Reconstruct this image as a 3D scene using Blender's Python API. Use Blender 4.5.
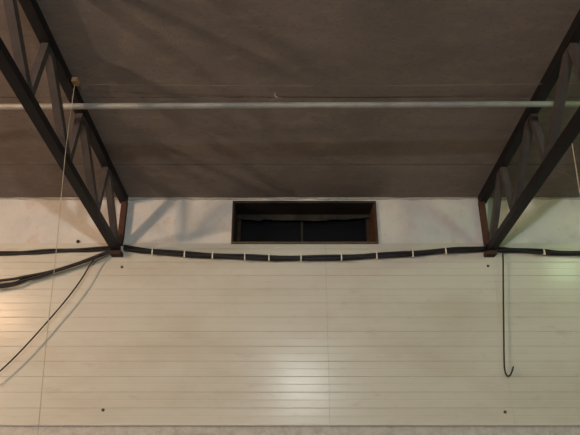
import bpy, bmesh, math, random
from mathutils import Vector, Matrix
random.seed(7)
for o in list(bpy.data.objects):
    bpy.data.objects.remove(o, do_unlink=True)
scn = bpy.context.scene
COL = scn.collection

# ------------------------------------------------------------------ camera
F = 580.0                       # focal length in pixels (580 x 435 frame)
PITCH = math.radians(22.2)
CAM_Z = 1.6
cam_d = bpy.data.cameras.new('camera')
cam_d.sensor_width = 36.0
cam_d.lens = 36.0 * F / 580.0
cam = bpy.data.objects.new('camera', cam_d)
cam.location = (0, 0, CAM_Z)
cam.rotation_euler = (math.pi / 2 + PITCH, 0, 0)
COL.objects.link(cam)
scn.camera = cam

# ------------------------------------------------------------------ world, colour management
w = bpy.data.worlds.new('night')
scn.world = w
w.use_nodes = True
w.node_tree.nodes['Background'].inputs[0].default_value = (0.02, 0.022, 0.03, 1)
w.node_tree.nodes['Background'].inputs[1].default_value = 1.0
vs = scn.view_settings
vs.view_transform = 'Standard'
vs.look = 'None'
vs.gamma = 1.0
vs.use_curve_mapping = False
vs.exposure = 0.0
# three hanging lamps and an added amber source light the hall; radiance and colour of each
LAMP_WHITE = (1950.0, (0.93, 1.0, 0.99))
LAMP_WARM = (640.0, (1.0, 0.62, 0.36))
LAMP_GREEN = (85.0, (0.66, 1.0, 0.50))

ADDED_AMBER = (2050.0, (1.0, 0.76, 0.56))  # added source, strengthens the streak shadows on the roof

# ------------------------------------------------------------------ place
WY = 5.94                       # wall plane (cladding face)
SL = 0.1246                     # roof slope
EAVE = CAM_Z + 2.665            # underside of the roof boards at the wall
RIDGE = 9.0                     # ridge, metres from the wall
def roof_z(d):
    return EAVE + SL * (d if d < RIDGE else 2 * RIDGE - d)
def ray(x, y):
    u = (x - 290) / F; v = (217.5 - y) / F
    return Vector((u, math.cos(PITCH) - math.sin(PITCH) * v, math.sin(PITCH) + math.cos(PITCH) * v))
def on_wall(x, y, off=0.0):     # pixel -> point 'off' metres in front of the wall
    r = ray(x, y); t = (WY - off) / r.y
    return Vector((0, 0, CAM_Z)) + r * t
def on_roof(x, y, below=0.0):   # pixel -> point 'below' metres under the roof boards
    r = ray(x, y)
    # CAM_Z + t rz = EAVE - below + SL (WY - t ry)
    t = (EAVE - below + SL * WY - CAM_Z) / (r.z + SL * r.y)
    return Vector((0, 0, CAM_Z)) + r * t

# ------------------------------------------------------------------ materials
def mat(name, base, rough=0.6, metal=0.0, spec=0.5, var=None, vscale=3.0, stretch=(1, 1, 1),
        bump=0.0, bscale=60.0, emit=None, extra=None):
    m = bpy.data.materials.new(name); m.use_nodes = True
    nt = m.node_tree; N = nt.nodes; L = nt.links
    b = N['Principled BSDF']
    b.inputs['Base Color'].default_value = (*base, 1)
    b.inputs['Roughness'].default_value = rough
    b.inputs['Metallic'].default_value = metal
    b.inputs['Specular IOR Level'].default_value = spec
    tc = N.new('ShaderNodeTexCoord'); mp = N.new('ShaderNodeMapping')
    geo = N.new('ShaderNodeNewGeometry')
    L.new(geo.outputs['Position'], mp.inputs['Vector'])
    mp.inputs['Scale'].default_value = stretch
    if var:
        prev = None
        for i, (col, lo, hi, sc) in enumerate(var):
            n = N.new('ShaderNodeTexNoise'); n.inputs['Scale'].default_value = sc
            n.inputs['Detail'].default_value = 6; n.inputs['Roughness'].default_value = 0.62
            L.new(mp.outputs[0], n.inputs['Vector'])
            r = N.new('ShaderNodeValToRGB'); r.color_ramp.elements[0].position = lo; r.color_ramp.elements[1].position = hi
            L.new(n.outputs['Fac'], r.inputs[0])
            mx = N.new('ShaderNodeMix'); mx.data_type = 'RGBA'
            L.new(r.outputs[0], mx.inputs['Factor'])
            if prev is None: mx.inputs['A'].default_value = (*base, 1)
            else: L.new(prev, mx.inputs['A'])
            mx.inputs['B'].default_value = (*col, 1)
            prev = mx.outputs['Result']
        L.new(prev, b.inputs['Base Color'])
    if bump:
        n = N.new('ShaderNodeTexNoise'); n.inputs['Scale'].default_value = bscale; n.inputs['Detail'].default_value = 4
        L.new(mp.outputs[0], n.inputs['Vector'])
        bp = N.new('ShaderNodeBump'); bp.inputs['Strength'].default_value = bump; bp.inputs['Distance'].default_value = 0.01
        L.new(n.outputs['Fac'], bp.inputs['Height']); L.new(bp.outputs[0], b.inputs['Normal'])
    if emit:
        b.inputs['Emission Strength'].default_value = emit[0]
        b.inputs['Emission Color'].default_value = (*emit[1], 1)
    return m

M = {}
M['siding'] = mat('cream_siding', (0.62, 0.605, 0.54), 0.235, spec=0.20,
                  var=[((0.54, 0.50, 0.42), 0.45, 0.75, 1.3), ((0.50, 0.46, 0.40), 0.60, 0.85, 7.0)], stretch=(0.6, 1, 1.6))
M['band'] = mat('dusty_plaster', (0.68, 0.65, 0.62), 0.8, spec=0.2,
                var=[((0.56, 0.56, 0.57), 0.42, 0.72, 2.6), ((0.56, 0.47, 0.40), 0.55, 0.80, 6.0), ((0.42, 0.40, 0.38), 0.62, 0.85, 16.0)],
                bump=0.25, bscale=35)
M['concrete'] = mat('grey_concrete', (0.56, 0.54, 0.51), 0.9, spec=0.2,
                    var=[((0.43, 0.41, 0.38), 0.40, 0.70, 12.0), ((0.66, 0.64, 0.60), 0.55, 0.8, 30.0)], bump=0.5, bscale=50)
M['roof'] = mat('brown_fibreboard', (0.265, 0.22, 0.20), 0.9, spec=0.1,
                var=[((0.215, 0.18, 0.163), 0.38, 0.70, 1.1), ((0.33, 0.265, 0.22), 0.50, 0.80, 5.0), ((0.16, 0.135, 0.125), 0.55, 0.8, 22.0)],
                stretch=(1, 1.8, 1), bump=0.35, bscale=45)
M['rooftop'] = mat('roof_deck', (0.07, 0.06, 0.05), 0.9)
M['steel'] = mat('dark_steel', (0.016, 0.013, 0.016), 0.55, spec=0.22,
                 var=[((0.012, 0.010, 0.012), 0.42, 0.7, 9.0), ((0.030, 0.024, 0.024), 0.6, 0.82, 20.0)])
M['web'] = mat('grey_steel', (0.075, 0.062, 0.062), 0.55, spec=0.4,
               var=[((0.05, 0.042, 0.04), 0.42, 0.7, 9.0), ((0.09, 0.06, 0.05), 0.6, 0.82, 24.0)])
M['rust'] = mat('rusty_steel', (0.085, 0.042, 0.028), 0.85, spec=0.2,
                var=[((0.07, 0.035, 0.025), 0.42, 0.65, 14.0), ((0.12, 0.055, 0.032), 0.58, 0.8, 30.0)], bump=0.3, bscale=80)
M['tan'] = mat('dusty_sill', (0.14, 0.10, 0.07), 0.85, spec=0.2, var=[((0.09, 0.06, 0.045), 0.45, 0.7, 10.0)])
M['darkrust'] = mat('dark_rust', (0.050, 0.030, 0.022), 0.85, spec=0.2, var=[((0.10, 0.048, 0.028), 0.5, 0.75, 12.0), ((0.03, 0.022, 0.018), 0.5, 0.8, 30.0)])
M['darkmetal'] = mat('sooty_sheet', (0.045, 0.038, 0.034), 0.8, spec=0.2,
                     var=[((0.08, 0.055, 0.04), 0.5, 0.75, 10.0), ((0.025, 0.022, 0.02), 0.5, 0.8, 5.0)])
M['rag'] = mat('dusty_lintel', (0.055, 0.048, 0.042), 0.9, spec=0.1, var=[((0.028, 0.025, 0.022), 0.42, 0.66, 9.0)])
M['pane'] = mat('night_glass', (0.006, 0.007, 0.010), 0.18, spec=0.4)
M['cable'] = mat('black_rubber', (0.018, 0.016, 0.018), 0.5, spec=0.35)
M['tie'] = mat('white_nylon', (0.72, 0.70, 0.62), 0.5)
M['pipe'] = mat('galvanised_pipe', (0.36, 0.36, 0.345), 0.6, metal=0.15,
                var=[((0.30, 0.29, 0.275), 0.45, 0.7, 8.0)])
M['cord'] = mat('beige_twine', (0.46, 0.40, 0.30), 0.8, spec=0.2)
M['wire'] = mat('dull_wire', (0.26, 0.21, 0.15), 0.7, spec=0.2)
M['plate'] = mat('bare_wood_block', (0.50, 0.30, 0.16), 0.8, spec=0.2)
M['bolt'] = mat('bolt_head', (0.10, 0.075, 0.06), 0.6, spec=0.4)
M['seal'] = mat('filler_foam', (0.52, 0.49, 0.44), 0.9, spec=0.1, var=[((0.36, 0.32, 0.28), 0.5, 0.75, 20.0)])
M['wallplain'] = mat('pale_render', (0.42, 0.39, 0.34), 0.85, spec=0.2, var=[((0.36, 0.33, 0.29), 0.4, 0.7, 1.5)])
M['floor'] = mat('concrete_floor', (0.12, 0.11, 0.105), 0.75, spec=0.3, var=[((0.09, 0.083, 0.078), 0.4, 0.7, 1.5)], bump=0.1)
M['cap'] = mat('lamp_cap', (0.30, 0.30, 0.30), 0.45, metal=0.5)
for k, v in (('white', LAMP_WHITE), ('warm', LAMP_WARM), ('green', LAMP_GREEN), ('amber', ADDED_AMBER)):
    M['bulb_' + k] = mat('bulb_' + k, (0.8, 0.8, 0.8), 0.4, emit=v)

# ------------------------------------------------------------------ mesh helpers
def link(name, me, m, parent=None):
    o = bpy.data.objects.new(name, me); COL.objects.link(o)
    if m is not None and not me.materials: me.materials.append(m)
    if parent: o.parent = parent
    return o
def mesh(name, verts, faces, smooth=False):
    me = bpy.data.meshes.new(name); me.from_pydata([tuple(v) for v in verts], [], faces)
    bm = bmesh.new(); bm.from_mesh(me); bmesh.ops.recalc_face_normals(bm, faces=bm.faces); bm.to_mesh(me); bm.free()
    if smooth:
        for p in me.polygons: p.use_smooth = True
    return me
class MB:
    def __init__(s): s.v = []; s.f = []
    def box(s, x0, x1, y0, y1, z0, z1):
        n = len(s.v)
        s.v += [(x, y, z) for x in (x0, x1) for y in (y0, y1) for z in (z0, z1)]
        s.f += [tuple(n + i for i in q) for q in ((0,1,3,2),(4,6,7,5),(0,4,5,1),(2,3,7,6),(0,2,6,4),(1,5,7,3))]
        return s
    def bar(s, a, b, wx, wt, ref=Vector((1, 0, 0))):
        """rectangular bar from a to b: wx along ref, wt across"""
        a = Vector(a); b = Vector(b); t = (b - a).normalized()
        u = (ref - t * ref.dot(t)).normalized(); n = t.cross(u)
        k = len(s.v)
        for p in (a, b):
            for su, sn in ((-1,-1),(1,-1),(1,1),(-1,1)):
                s.v.append(tuple(p + u * su * wx / 2 + n * sn * wt / 2))
        s.f += [tuple(k + i for i in q) for q in ((0,1,2,3),(7,6,5,4),(0,4,5,1),(1,5,6,2),(2,6,7,3),(3,7,4,0))]
        return s
    def prism(s, prof, x0, x1):                   # profile of (y, z) swept along x
        n = len(s.v); k = len(prof)
        s.v += [(x0, y, z) for y, z in prof] + [(x1, y, z) for y, z in prof]
        s.f += [tuple(n + i for i in range(k)), tuple(n + k + i for i in reversed(range(k)))]
        s.f += [(n + i, n + (i + 1) % k, n + k + (i + 1) % k, n + k + i) for i in range(k)]
        return s
    def tube(s, pts, r, seg=8):
        pts = [Vector(p) for p in pts]; n = len(s.v); up = None
        for i, p in enumerate(pts):
            t = (pts[min(i + 1, len(pts) - 1)] - pts[max(i - 1, 0)]).normalized()
            if up is None:
                up = Vector((0, 0, 1)) if abs(t.z) < 0.9 else Vector((0, 1, 0))
            u = (up - t * up.dot(t)).normalized(); up = u; w_ = t.cross(u)
            rr = r[i] if isinstance(r, (list, tuple)) else r
            for j in range(seg):
                a = 2 * math.pi * j / seg
                s.v.append(tuple(p + (u * math.cos(a) + w_ * math.sin(a)) * rr))
        for i in range(len(pts) - 1):
            for j in range(seg):
                s.f.append((n + i*seg + j, n + i*seg + (j+1) % seg, n + (i+1)*seg + (j+1) % seg, n + (i+1)*seg + j))
        s.f.append(tuple(n + j for j in reversed(range(seg)))); e = n + (len(pts) - 1) * seg
        s.f.append(tuple(e + j for j in range(seg)))
        return s
    def lathe(s, prof, c, seg=20):
        n = len(s.v); c = Vector(c)
        for r, z in prof:
            for j in range(seg):
                a = 2 * math.pi * j / seg
                s.v.append((c.x + r * math.cos(a), c.y + r * math.sin(a), c.z + z))
        for i in range(len(prof) - 1):
            for j in range(seg):
                s.f.append((n + i*seg + j, n + i*seg + (j+1) % seg, n + (i+1)*seg + (j+1) % seg, n + (i+1)*seg + j))
        s.f.append(tuple(n + j for j in reversed(range(seg)))); e = n + (len(prof) - 1) * seg
        s.f.append(tuple(e + j for j in range(seg)))
        return s
    def build(s, name, m, parent=None, smooth=False):
        return link(name, mesh(name, s.v, s.f, smooth), m, parent)
def tag(o, label=None, cat=None, group=None, kind=None):
    if label: o['label'] = label
    if cat: o['category'] = cat
    if group: o['group'] = group
    if kind: o['kind'] = kind
    return o
def empty(name, loc=(0, 0, 0)):
    o = bpy.data.objects.new(name, None); o.empty_display_size = 0.1; COL.objects.link(o); o.location = loc
    return o
def spline(P, n=14):                              # Catmull-Rom through points
    P = [Vector(p) for p in P]
    Q = [P[0] * 2 - P[1]] + P + [P[-1] * 2 - P[-2]]
    out = []
    for i in range(1, len(Q) - 2):
        a, b, c, d = Q[i-1], Q[i], Q[i+1], Q[i+2]
        for k in range(n):
            t = k / n
            out.append(0.5 * ((2*b) + (c - a)*t + (2*a - 5*b + 4*c - d)*t*t + (-a + 3*b - 3*c + d)*t**3))
    out.append(P[-1])
    return out

# ------------------------------------------------------------------ the hall's shell
HX = 9.0; DEPTH = 18.0; FY = WY - DEPTH
tag(MB().box(-HX - .2, HX + .2, FY - .2, WY + .5, -0.2, 0).build('floor', M['floor']), 'grey concrete floor of the hall', 'floor', kind='structure')
def gable_side(name, x0, x1, lab):
    prof = [(WY + .5, 0), (WY + .5, EAVE + .0), (WY, EAVE), (WY - RIDGE, roof_z(RIDGE)), (FY, EAVE), (FY, 0)]
    tag(MB().prism(prof, x0, x1).build(name, M['wallplain']), lab, 'wall', kind='structure')
gable_side('wall_left', -HX - .2, -HX, 'pale rendered side wall beyond the warm lamp')
gable_side('wall_right', HX, HX + .2, 'pale rendered side wall beyond the green lamp')
tag(MB().box(-HX, HX, FY - .2, FY, 0, EAVE).build('wall_front', M['wallplain']), 'pale rendered wall behind the white lamp', 'wall', kind='structure')

# back wall: core, concrete base, upper band, cladding
Z_LEDGE = on_wall(290, 424.3).z
Z_CLAD = on_wall(290, 243.0).z
O_L, O_R = on_wall(234.0, 202).x, on_wall(374.5, 202).x
O_T = on_wall(300, 202.0).z
O_B = on_wall(300, 243.8).z
wall = MB()
y0, y1 = WY + 0.030, WY + 0.16
wall.box(-HX, HX, y0, y1, 0, O_B).box(-HX, O_L, y0, y1, O_B, O_T).box(O_R, HX, y0, y1, O_B, O_T).box(-HX, HX, y0, y1, O_T, EAVE + 0.05)
wall = wall.build('wall_back', M['concrete'])
tag(wall, 'tall back wall clad in cream horizontal boards with dark window', 'wall', kind='structure')
# upper plaster band, 12 mm proud of the core
b = MB(); by = WY + 0.012
zt = EAVE + 0.02
b.box(-HX, O_L, by, y0, Z_CLAD, zt).box(O_R, HX, by, y0, Z_CLAD, zt).box(O_L, O_R, by, y0, O_T, zt)
tag(b.build('plaster_band', M['band'], wall), 'dusty stained plaster band above the boards')
# cladding boards: each a real strip with a mid groove and a dropped lower lip
PITCH_B = 0.149
seams = [-HX] + [-1.87 + 2.02 * k for k in range(-3, 6)] + [HX]
seams = [s for s in seams if -HX <= s <= HX]
seams[seams.index(min(seams, key=abs))] = 0.385   # the middle joint sits off centre
z = Z_LEDGE; row = 0
while z < Z_CLAD - 0.01:
    z2 = min(z + PITCH_B, Z_CLAD)
    hh = z2 - z
    g = 0.0007
    prof = [(0.028, g), (0.0016, g), (0.0, g + 0.003)]
    if hh > 0.1:
        prof += [(0.0001, hh/2 - 0.0028), (0.0019, hh/2), (0.0001, hh/2 + 0.0028)]
    prof += [(0.0004, hh - g - .003), (0.0016, hh - g), (0.028, hh - g)]
    for a, c in zip(seams[:-1], seams[1:]):
        ln = c - a - 0.0012
        o = MB().prism(prof, -ln/2, ln/2).build('cladding_board', M['siding'], wall)
        o.location = ((a + c) / 2, WY, z)
        o.rotation_euler = (random.uniform(-0.004, 0.004), 0, random.uniform(-0.0006, 0.0006))
    z = z2; row += 1
# pale drip trim along the foot of the cladding, filler along the roof
tag(MB().prism([(-0.006, 0), (-0.006, 0.012), (0.002, 0.016), (0.03, 0.0)], -HX, HX).build('drip_trim', M['siding'], wall), 'thin pale drip edge below the boards').location = (0, WY, Z_LEDGE - 0.012)
pts = []; rr = []
for i in range(181):
    x = -HX + 0.1 + (2*HX - 0.2) * i / 180
    pts.append((x, WY + 0.012, EAVE - 0.004 + random.uniform(-.007, .007))); rr.append(random.uniform(.010, .022))
tag(MB().tube(pts, rr, 6).build('filler_bead', M['seal'], wall, True), 'lumpy pale filler where wall meets roof boards')
# bolt heads and scars on the wall
for (x, y, r, mm) in ((122, 267, .0105, 'bolt'), (103, 410, .0105, 'bolt'), (488, 266, .0105, 'bolt'), (505, 412, .0105, 'bolt'), (78, 241.5, .013, 'rust')):
    p = on_wall(x, y)
    n = MB().lathe([(r * .6, .012), (r, .006), (r, 0), (r * 1.5, 0), (r * 1.5, -.006)], (0, 0, 0), 10).build('bolt', M[mm], wall)
    n.location = p - Vector((0, 0.004, 0)); n.rotation_euler = (math.pi/2, 0, 0)

# roof: deck with separate fibreboard sheets under it, parted at the joints
deck = MB()
T = 0.12
deck.prism([(WY + .5, EAVE + .024 - .5*SL), (WY - RIDGE, roof_z(RIDGE) + .024), (FY - .2, EAVE + .024), (FY - .2, EAVE + T), (WY - RIDGE, roof_z(RIDGE) + T), (WY + .5, EAVE + T - .5*SL)], -HX - .2, HX + .2)
deck = deck.build('ceiling', M['rooftop'])
tag(deck, 'low pitched roof lined with brown fibreboard sheets', 'ceiling', kind='structure')
TX = [-1.85, 2.14]
joints = [0.0, 0.645, 1.665, 2.70, 3.72, 4.74, 5.76, 6.78, 7.80, 8.99]
xs = [-HX, -5.9, TX[0], TX[1], 6.17, HX]
def sheet(x0, x1, d0, d1):
    g = 0.006
    a, c = d0 + g, d1 - g
    prof = [(WY - a, roof_z(a)), (WY - c, roof_z(c)), (WY - c, roof_z(c) + .02), (WY - a, roof_z(a) + .02)]
    MB().prism(prof, x0 + .003, x1 - .003).build('roof_sheet', M['roof'], deck)
for a, c in zip(joints[:-1], joints[1:]):
    for x0, x1 in zip(xs[:-1], xs[1:]):
        sheet(x0, x1, a, c)
for x0, x1 in zip(xs[:-1], xs[1:]):
    for a, c in ((9.01, 12), (12, 15), (15, 18)): sheet(x0, x1, a, c)

# ------------------------------------------------------------------ recessed window in the upper wall
win = empty('window_1', ((O_L + O_R)/2, WY, O_B))
tag(win, 'dark recessed two-pane window with rusty frame above the boards', 'window', kind='structure')
def wpart(mb, name, m, parent=win, label=None):
    o = mb.build(name, m, parent if parent else None)
    if parent is win: o.matrix_parent_inverse = Matrix.Translation(-win.location)
    if label: o['label'] = label
    return o
DI = 0.44                                          # reveal depth
yf, yb = WY - 0.012, WY + DI
t = 0.012
wpart(MB().box(O_L, O_R, yf + .012, yb, O_T - t, O_T), 'reveal', M['darkmetal'])
wpart(MB().box(O_L, O_R, yf + .012, yb, O_B, O_B + t), 'reveal', M['darkmetal'])
wpart(MB().box(O_L, O_L + t, yf + .012, yb, O_B + t, O_T - t), 'reveal', M['darkrust'])
wpart(MB().box(O_R - t, O_R, yf + .012, yb, O_B + t, O_T - t), 'reveal', M['rust'])
fw = 0.014
wpart(MB().box(O_L - fw, O_R + fw, yf, yf + .012, O_T, O_T + fw*.6), 'frame_bar', M['darkmetal'])
wpart(MB().box(O_L - fw, O_R + fw, yf - .008, yf + .012, O_B - .004, O_B + .018), 'frame_bar', M['tan'])
wpart(MB().box(O_L - fw, O_L, yf, yf + .012, O_B + .018, O_T), 'frame_bar', M['darkrust'])
wpart(MB().box(O_R, O_R + fw, yf, yf + .012, O_B + .018, O_T), 'frame_bar', M['darkrust'])
# inner sash at the back of the reveal
xm = (O_L + O_R)/2 - 0.02
wpart(MB().box(O_L, O_R, yb, yb + .02, O_B - .01, O_T + .01), 'back_board', M['darkmetal'])
pan = [(O_L + .05, xm - .014), (xm + .014, O_R - .05)]
for a, c in pan:
    wpart(MB().box(a, c, yb - .018, yb - .010, O_B + .03, O_T - .04), 'pane', M['pane'])
wpart(MB().box(xm - .012, xm + .012, yb - .034, yb - .006, O_B + .02, O_T - .03), 'mullion', M['rag'])
for a, c in ((O_L + .012, O_L + .05), (O_R - .05, O_R - .012)):
    wpart(MB().box(a, c, yb - .034, yb - .004, O_B + .012, O_T - .012), 'sash_bar', M['darkrust'])
# sooty lintel with an uneven lower edge
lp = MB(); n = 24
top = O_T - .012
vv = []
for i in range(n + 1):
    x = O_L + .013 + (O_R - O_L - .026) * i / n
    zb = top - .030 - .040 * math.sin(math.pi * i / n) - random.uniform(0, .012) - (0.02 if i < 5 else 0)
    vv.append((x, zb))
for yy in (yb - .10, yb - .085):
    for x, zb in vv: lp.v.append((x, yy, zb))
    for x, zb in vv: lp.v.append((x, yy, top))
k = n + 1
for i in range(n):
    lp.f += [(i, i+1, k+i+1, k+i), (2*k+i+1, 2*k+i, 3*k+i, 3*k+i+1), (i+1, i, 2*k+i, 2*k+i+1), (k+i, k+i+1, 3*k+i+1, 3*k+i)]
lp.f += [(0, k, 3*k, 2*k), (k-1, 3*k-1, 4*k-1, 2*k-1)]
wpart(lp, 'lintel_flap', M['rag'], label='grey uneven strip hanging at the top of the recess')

# ------------------------------------------------------------------ steel roof trusses
CW, CH = 0.080, 0.070            # chords
TOP_OFF = 0.045                  # top chord centre under the boards
BOT_OFF = 0.625                  # bottom chord centre under the boards
def build_truss(x, label):
    root = empty('roof_truss', (x, WY, EAVE))
    tag(root, label, 'truss', 'steel roof trusses')
    inv = Matrix.Translation(-root.location)
    def P(name, mb, m):
        o = mb.build(name, m, root); o.matrix_parent_inverse = inv; return o
    def pt(d, off):
        return Vector((x, WY - d, roof_z(d) - off))
    BX = Vector((math.copysign(.024, x), 0, 0))
    EX = Vector((-math.copysign(.016, x), 0, 0))
    nrm = SL * (BOT_OFF - TOP_OFF)                 # posts stand square to the chords
    for s in (0, 1):
        D = (lambda d: d) if s == 0 else (lambda d: 2*RIDGE - d)
        sg = 1 if s == 0 else -1
        P('top_chord', MB().bar(pt(D(0.02), TOP_OFF), pt(D(RIDGE - .001), TOP_OFF), CW, 0.085), M['steel'])
        P('bottom_chord', MB().bar(pt(D(.03), BOT_OFF + .008) + BX * .6, pt(D(RIDGE - .001), BOT_OFF + .008) + BX, CW, CH), M['steel'])
        nodes = [0.06] + [0.79 + 0.82 * k for k in range(10)]
        for k in range(1, len(nodes)):
            P('post', MB().bar(pt(D(nodes[k]), BOT_OFF - .02) + BX * .8, pt(D(nodes[k] - nrm), TOP_OFF + .03), 0.055, 0.055), M['web'])
        for k in range(len(nodes) - 1):
            P('diagonal', MB().bar(pt(D(nodes[k] + .02), BOT_OFF - .02) + BX * .8, pt(D(nodes[k + 1] - nrm - .03), TOP_OFF + .03), 0.062, 0.062), M['web'])
        o = P('end_post', MB().bar(pt(D(0.045), BOT_OFF - .04) + EX, pt(D(0.045), TOP_OFF + .03) + EX, 0.06, 0.05), M['rust'])
        o['label'] = 'rusty brown post against the wall'
        zb = pt(D(0.05), BOT_OFF).z
        yc = WY - D(0.05)
        P('bearing_plate', MB().box(x - .055, x + .055, yc - .06, yc + (.05 if s == 0 else .048), zb - .085, zb - .042), M['darkrust'])
    return root
build_truss(TX[0], 'dark steel lattice truss beside the lower fan of black cables')
build_truss(TX[1], 'dark steel lattice truss beside the black cable with hooked end')

# ------------------------------------------------------------------ pipe, wires
p0 = on_roof(290, 105.3, 0.22)
pipe = empty('conduit_pipe', (-HX, p0.y, p0.z))
tag(pipe, 'long galvanised pipe running under the roof through both trusses', 'pipe')
def child(mb, name, m, root, smooth=False, label=None):
    o = mb.build(name, m, root, smooth); o.matrix_parent_inverse = Matrix.Translation(-root.location)
    if label: o['label'] = label
    return o
child(MB().tube([(-HX, p0.y, p0.z - .05), (0, p0.y, p0.z), (HX, p0.y, p0.z + .05)], 0.025, 12), 'pipe', M['pipe'], pipe, True)
for x in (-7.2, -3.4, 3.4, 7.2):
    dz = .05 * x / HX
    child(MB().tube([(x, p0.y, p0.z + dz + .024), (x, p0.y, p0.z + .222)], 0.004, 6), 'hanger_rod', M['darkmetal'], pipe)
    o = child(MB().lathe([(.0275, -.012), (.031, -.012), (.031, .012), (.0275, .012)], (0, 0, 0), 14), 'clamp', M['darkmetal'], pipe)
    o.matrix_parent_inverse = Matrix.Identity(4); o.location = (x + HX, 0, dz); o.rotation_euler = (0, math.pi/2, 0)

# tensioned wire between the trusses and the twine that hangs from its block
a = on_roof(82.5, 84.6, 0.030); c = on_roof(640, 82.5, 0.035)
mid = (a + c) / 2 + Vector((0, 0, -.022))
tag(MB().tube(spline([a, (a*3 + c)/4 + Vector((0,0,-.015)), mid, (a + c*3)/4 + Vector((0,0,-.015)), c]), 0.0026, 5).build('strung_wire', M['wire'], None, True),
    'thin beige wire strung level below the roof boards', 'wire')
h = on_roof(75.5, 79.5, 0.0)
cord = empty('hanging_twine', (h.x, h.y, h.z - .05))
tag(cord, 'thin beige twine hanging from small wooden block near the fan of cables', 'cord')
child(MB().box(h.x - .038, h.x + .026, h.y - .035, h.y + .035, h.z - .042, h.z), 'anchor_block', M['plate'], cord)
cam_p = Vector((0, 0, CAM_Z))
def at_y(x, y, Y):
    r = ray(x, y); return cam_p + r * (Y / r.y)
tw = [Vector((h.x, h.y, h.z - .04)), at_y(65.8, 150, h.y + .02), at_y(56.3, 250, h.y + .03), at_y(47.5, 330, h.y + .02), at_y(39, 420, h.y), at_y(33, 480, h.y)]
child(MB().tube(spline(tw, 8), 0.0029, 5), 'twine', M['cord'], cord, True)
# second twine hanging off the outer side of the other truss
def col(p):
    return 290 + F * p.x / (p.y * math.cos(PITCH) + (p.z - CAM_Z) * math.sin(PITCH))
# it is tied to the outer face of the bottom chord where that edge crosses picture column 572
tie_pts = [Vector((TX[1] + .02 + .040, WY - .01 * k, roof_z(.01 * k) - .64)) for k in range(100, 300)]
q = min(tie_pts, key=lambda p: abs(col(p) - 571))
tag(MB().tube(spline([q + Vector((0.0, 0, .05)), q + Vector((.004, 0, -.03)), at_y(578.3, 183, q.y), at_y(589, 250, q.y), at_y(611, 400, q.y)], 6), 0.0036, 5).build('hanging_twine', M['cord'], None, True),
    'thin pale twine hanging outside the truss with the hooked cable', 'cord')
# small hook screwed to the roof by the wire
p = on_roof(275, 92.5, 0)
tag(MB().tube(spline([p, p + Vector((0,0,-.03)), p + Vector((.018,0,-.05)), p + Vector((.026,0,-.040))], 6), .0045, 6).build('ceiling_hook', M['pipe'], None, True),
    'tiny metal hook screwed into the roof boards above the pipe', 'hook')

# ------------------------------------------------------------------ cables along the wall
def strand_paths(P, offs):
    base = spline(P, 10)
    return [[p + Vector((0, dy, dz)) + Vector((0, 0, 0.004 * math.sin(i * .35 + ph))) for i, p in enumerate(base)] for (dy, dz, ph) in offs], base
def tie(root, base, px, r=0.04):
    # the base point whose picture column is px
    best = min(base, key=lambda p: abs(290 + F * p.x / (p.y * math.cos(PITCH) + (p.z - CAM_Z) * math.sin(PITCH)) - px))
    b = MB(); n = 12; cx = best
    ring = [(cx.x, cx.y - .002 + r * .82 * math.cos(2*math.pi*i/n), cx.z + r * math.sin(2*math.pi*i/n)) for i in range(n + 1)]
    b.tube(ring, .0065, 5)
    b.box(cx.x - .006, cx.x + .006, cx.y - r - .004, cx.y - r + .012, cx.z - r - .012, cx.z + .006)
    o = b.build('cable_tie', M['tie'], root); o.matrix_parent_inverse = Matrix.Translation(-root.location)
OFF = 0.052
ATT_L = on_wall(124, 247.5, OFF); ATT_R = on_wall(486, 248.5, OFF)
bundle = empty('cable_bundle', tuple(ATT_L))
tag(bundle, 'black cable bundle with white ties sagging below the dark window', 'cable')
P = [ATT_L] + [on_wall(x, y, OFF) for x, y in ((150, 251), (185, 253.8), (225, 256), (265, 257.5), (305, 258), (345, 257), (380, 255.3), (420, 252.6), (455, 250))] + [ATT_R]
sp, base = strand_paths(P, [(0.012, 0.014, 0), (-0.012, 0.012, 1.5), (0.012, -0.014, 3), (-0.013, -0.012, 4.4), (0, 0.0, 2)])
for s in sp: child(MB().tube(s, 0.0145, 7), 'cable', M['cable'], bundle, True)
for px in (154, 184, 212, 244, 269, 301, 341, 376.5, 411, 446): tie(bundle, base, px)
# right-hand continuation
A = on_wall(494, 249, OFF)
b2 = empty('cable_bundle', tuple(A))
tag(b2, 'black cable bundle above the hooked cable, running off past truss', 'cable')
P = [A] + [on_wall(x, y, OFF) for x, y in ((515, 250), (543, 251.5), (580, 253))] + [Vector((4.6, WY - OFF, on_wall(580, 254).z)), Vector((HX - .02, WY - OFF, on_wall(580, 250).z))]
sp, base = strand_paths(P, [(0.012, 0.011, 0), (-0.012, 0.010, 1.5), (0.012, -0.012, 3), (-0.013, -0.011, 4.4)])
for s in sp: child(MB().tube(s, 0.0135, 7), 'cable', M['cable'], b2, True)
for px in (542.5,): tie(b2, base, px, .034)
# left: level pair
OFF3 = 0.026
A = on_wall(113, 248, OFF3)
b3 = empty('cable_bundle', tuple(A))
tag(b3, 'pair of level black cables above the fanned cables', 'cable')
P = [A] + [on_wall(x, y, OFF3) for x, y in ((85, 249.6), (55, 250.8), (25, 252.4), (0, 253.4))] + [Vector((-4.6, WY - OFF3, on_wall(0, 256).z)), Vector((-HX + .02, WY - OFF3, on_wall(0, 252).z))]
sp, base = strand_paths(P, [(0.0, 0.011, 0), (0.0, -0.011, 2.0)])
for s in sp: child(MB().tube(s, 0.0125, 7), 'cable', M['cable'], b3, True)
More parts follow.
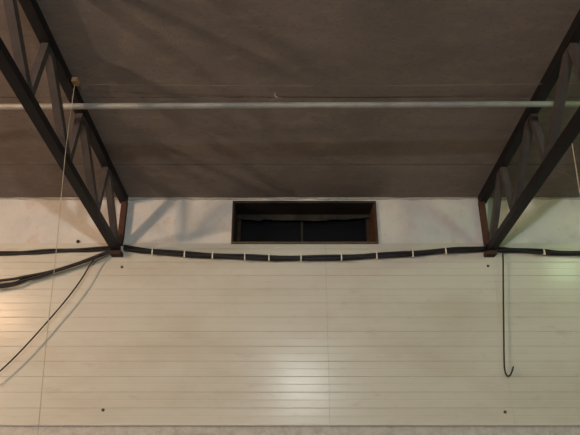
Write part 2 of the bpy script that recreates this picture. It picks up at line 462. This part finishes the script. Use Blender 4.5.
# left: fan of cables falling away
fan = [[(112, 249.5), (95, 256.5), (75, 264), (50, 271.5), (25, 276.5), (0, 280.5)],
       [(112, 251), (95, 258), (75, 265), (52, 272.3), (25, 280), (0, 287)],
       [(110, 250.5), (95, 257), (75, 264.6), (50, 272), (25, 278), (0, 285)]]
fan_root = empty('cable_fan', tuple(on_wall(110, 250.5, OFF + .03)))
tag(fan_root, 'three black cables fanning down and away from the truss foot', 'cable')
for i, pp in enumerate(fan):
    of = (OFF + .03, OFF + .025, OFF + .002)[i]
    P = [on_wall(x, y, of) for x, y in pp]
    e = P[-1]
    P += [Vector((e.x - 1.2, e.y, e.z - .13)), Vector((e.x - 3.0, e.y, e.z - .22)), Vector((-HX + .02, e.y, e.z - .25))]
    child(MB().tube(spline(P, 10), (.015, .015, .010)[i], 7), 'cable', M['cable'], fan_root, True)
# thin cable dropping at a slant, standing clear of the wall
P = [on_wall(x, y, o_) for x, y, o_ in ((100, 254.5, .107), (92, 262, .11), (81.5, 279, .115), (68.3, 297, .12), (49.7, 319, .12), (21.7, 350, .12), (0, 371, .12), (-25, 392, .12), (-80, 440, .1))]
tag(MB().tube(spline(P, 8), .008, 7).build('power_cable', M['cable'], None, True), 'thin black cable slanting down across the cream boards', 'cable')
# hooked cable
P = [on_wall(x, y, .052) for x, y in ((503, 253.2), (503.2, 262), (503.4, 290), (503.8, 330), (504.2, 360), (505.0, 370.5), (507.0, 375.6), (509.6, 375.6), (512.0, 371.5), (513.4, 366.5))]
tag(MB().tube(spline(P, 8), .0075, 7).build('hooked_cable', M['cable'], None, True), 'black cable hanging straight down with its end bent up', 'cable')

# ------------------------------------------------------------------ hanging lamps that light the hall (all outside the frame, the amber one added)
def lamp(loc, kind, r, label, shade=False):
    d = WY - loc[1]; zr = roof_z(d)
    root = empty('pendant_lamp', loc)
    tag(root, label, 'lamp')
    L = Vector(loc); h = zr - L.z
    def P(name, mb, m, sm=True):
        o = mb.build(name, m, root, sm); return o
    P('bulb', MB().lathe([(r * math.sin(math.pi * i / 14) + 1e-4, -r * math.cos(math.pi * i / 14)) for i in range(15)], (0, 0, 0), 24), M['bulb_' + kind])
    s0 = r * .96
    if shade:                                      # added unseen dish, keeps the bulb's upward light off the roof
        pr = [(.46, .055), (.44, .10), (.30, .19), (.12, .235), (.06, .24)]
        P('added_cutoff_dish', MB().lathe(pr + [(r_ - .004 if r_ > .1 else r_, z_ + .01) for r_, z_ in reversed(pr)], (0, 0, 0), 32), M['cap'])
        s0 = .235
    P('socket', MB().lathe([(.05, s0 - .01), (.055, s0), (.055, min(s0 + .07, h - .04)), (.02, min(s0 + .09, h - .03))], (0, 0, 0)), M['cap'])
    P('stem', MB().tube([(0, 0, min(s0 + .08, h - .035)), (0, 0, h - .01)], .009), M['cap'])
    P('canopy', MB().lathe([(.02, h - .03), (.06, h - .012), (.06, h + .001)], (0, 0, 0)), M['cap'])
    return root
lamp((-5.64, WY - 5.2, CAM_Z + 2.56), 'warm', 0.13, 'warm glowing pendant lamp on the side of the fanned cables')
lamp((4.23, WY - 2.6, CAM_Z + 2.66), 'green', 0.13, 'greenish glowing pendant lamp on the side of the hooked cable')
lamp((0.27, WY - 10.0, CAM_Z + 1.83), 'white', 0.12, 'white glowing pendant lamp under an added dish that cuts its upward light', True)
lamp((-8.2, WY - 7.6, CAM_Z + 1.45), 'amber', 0.10, 'added amber light in pendant form near the side wall beyond the warm lamp')  # added low, unseen light that throws web shadows across the roof sheets
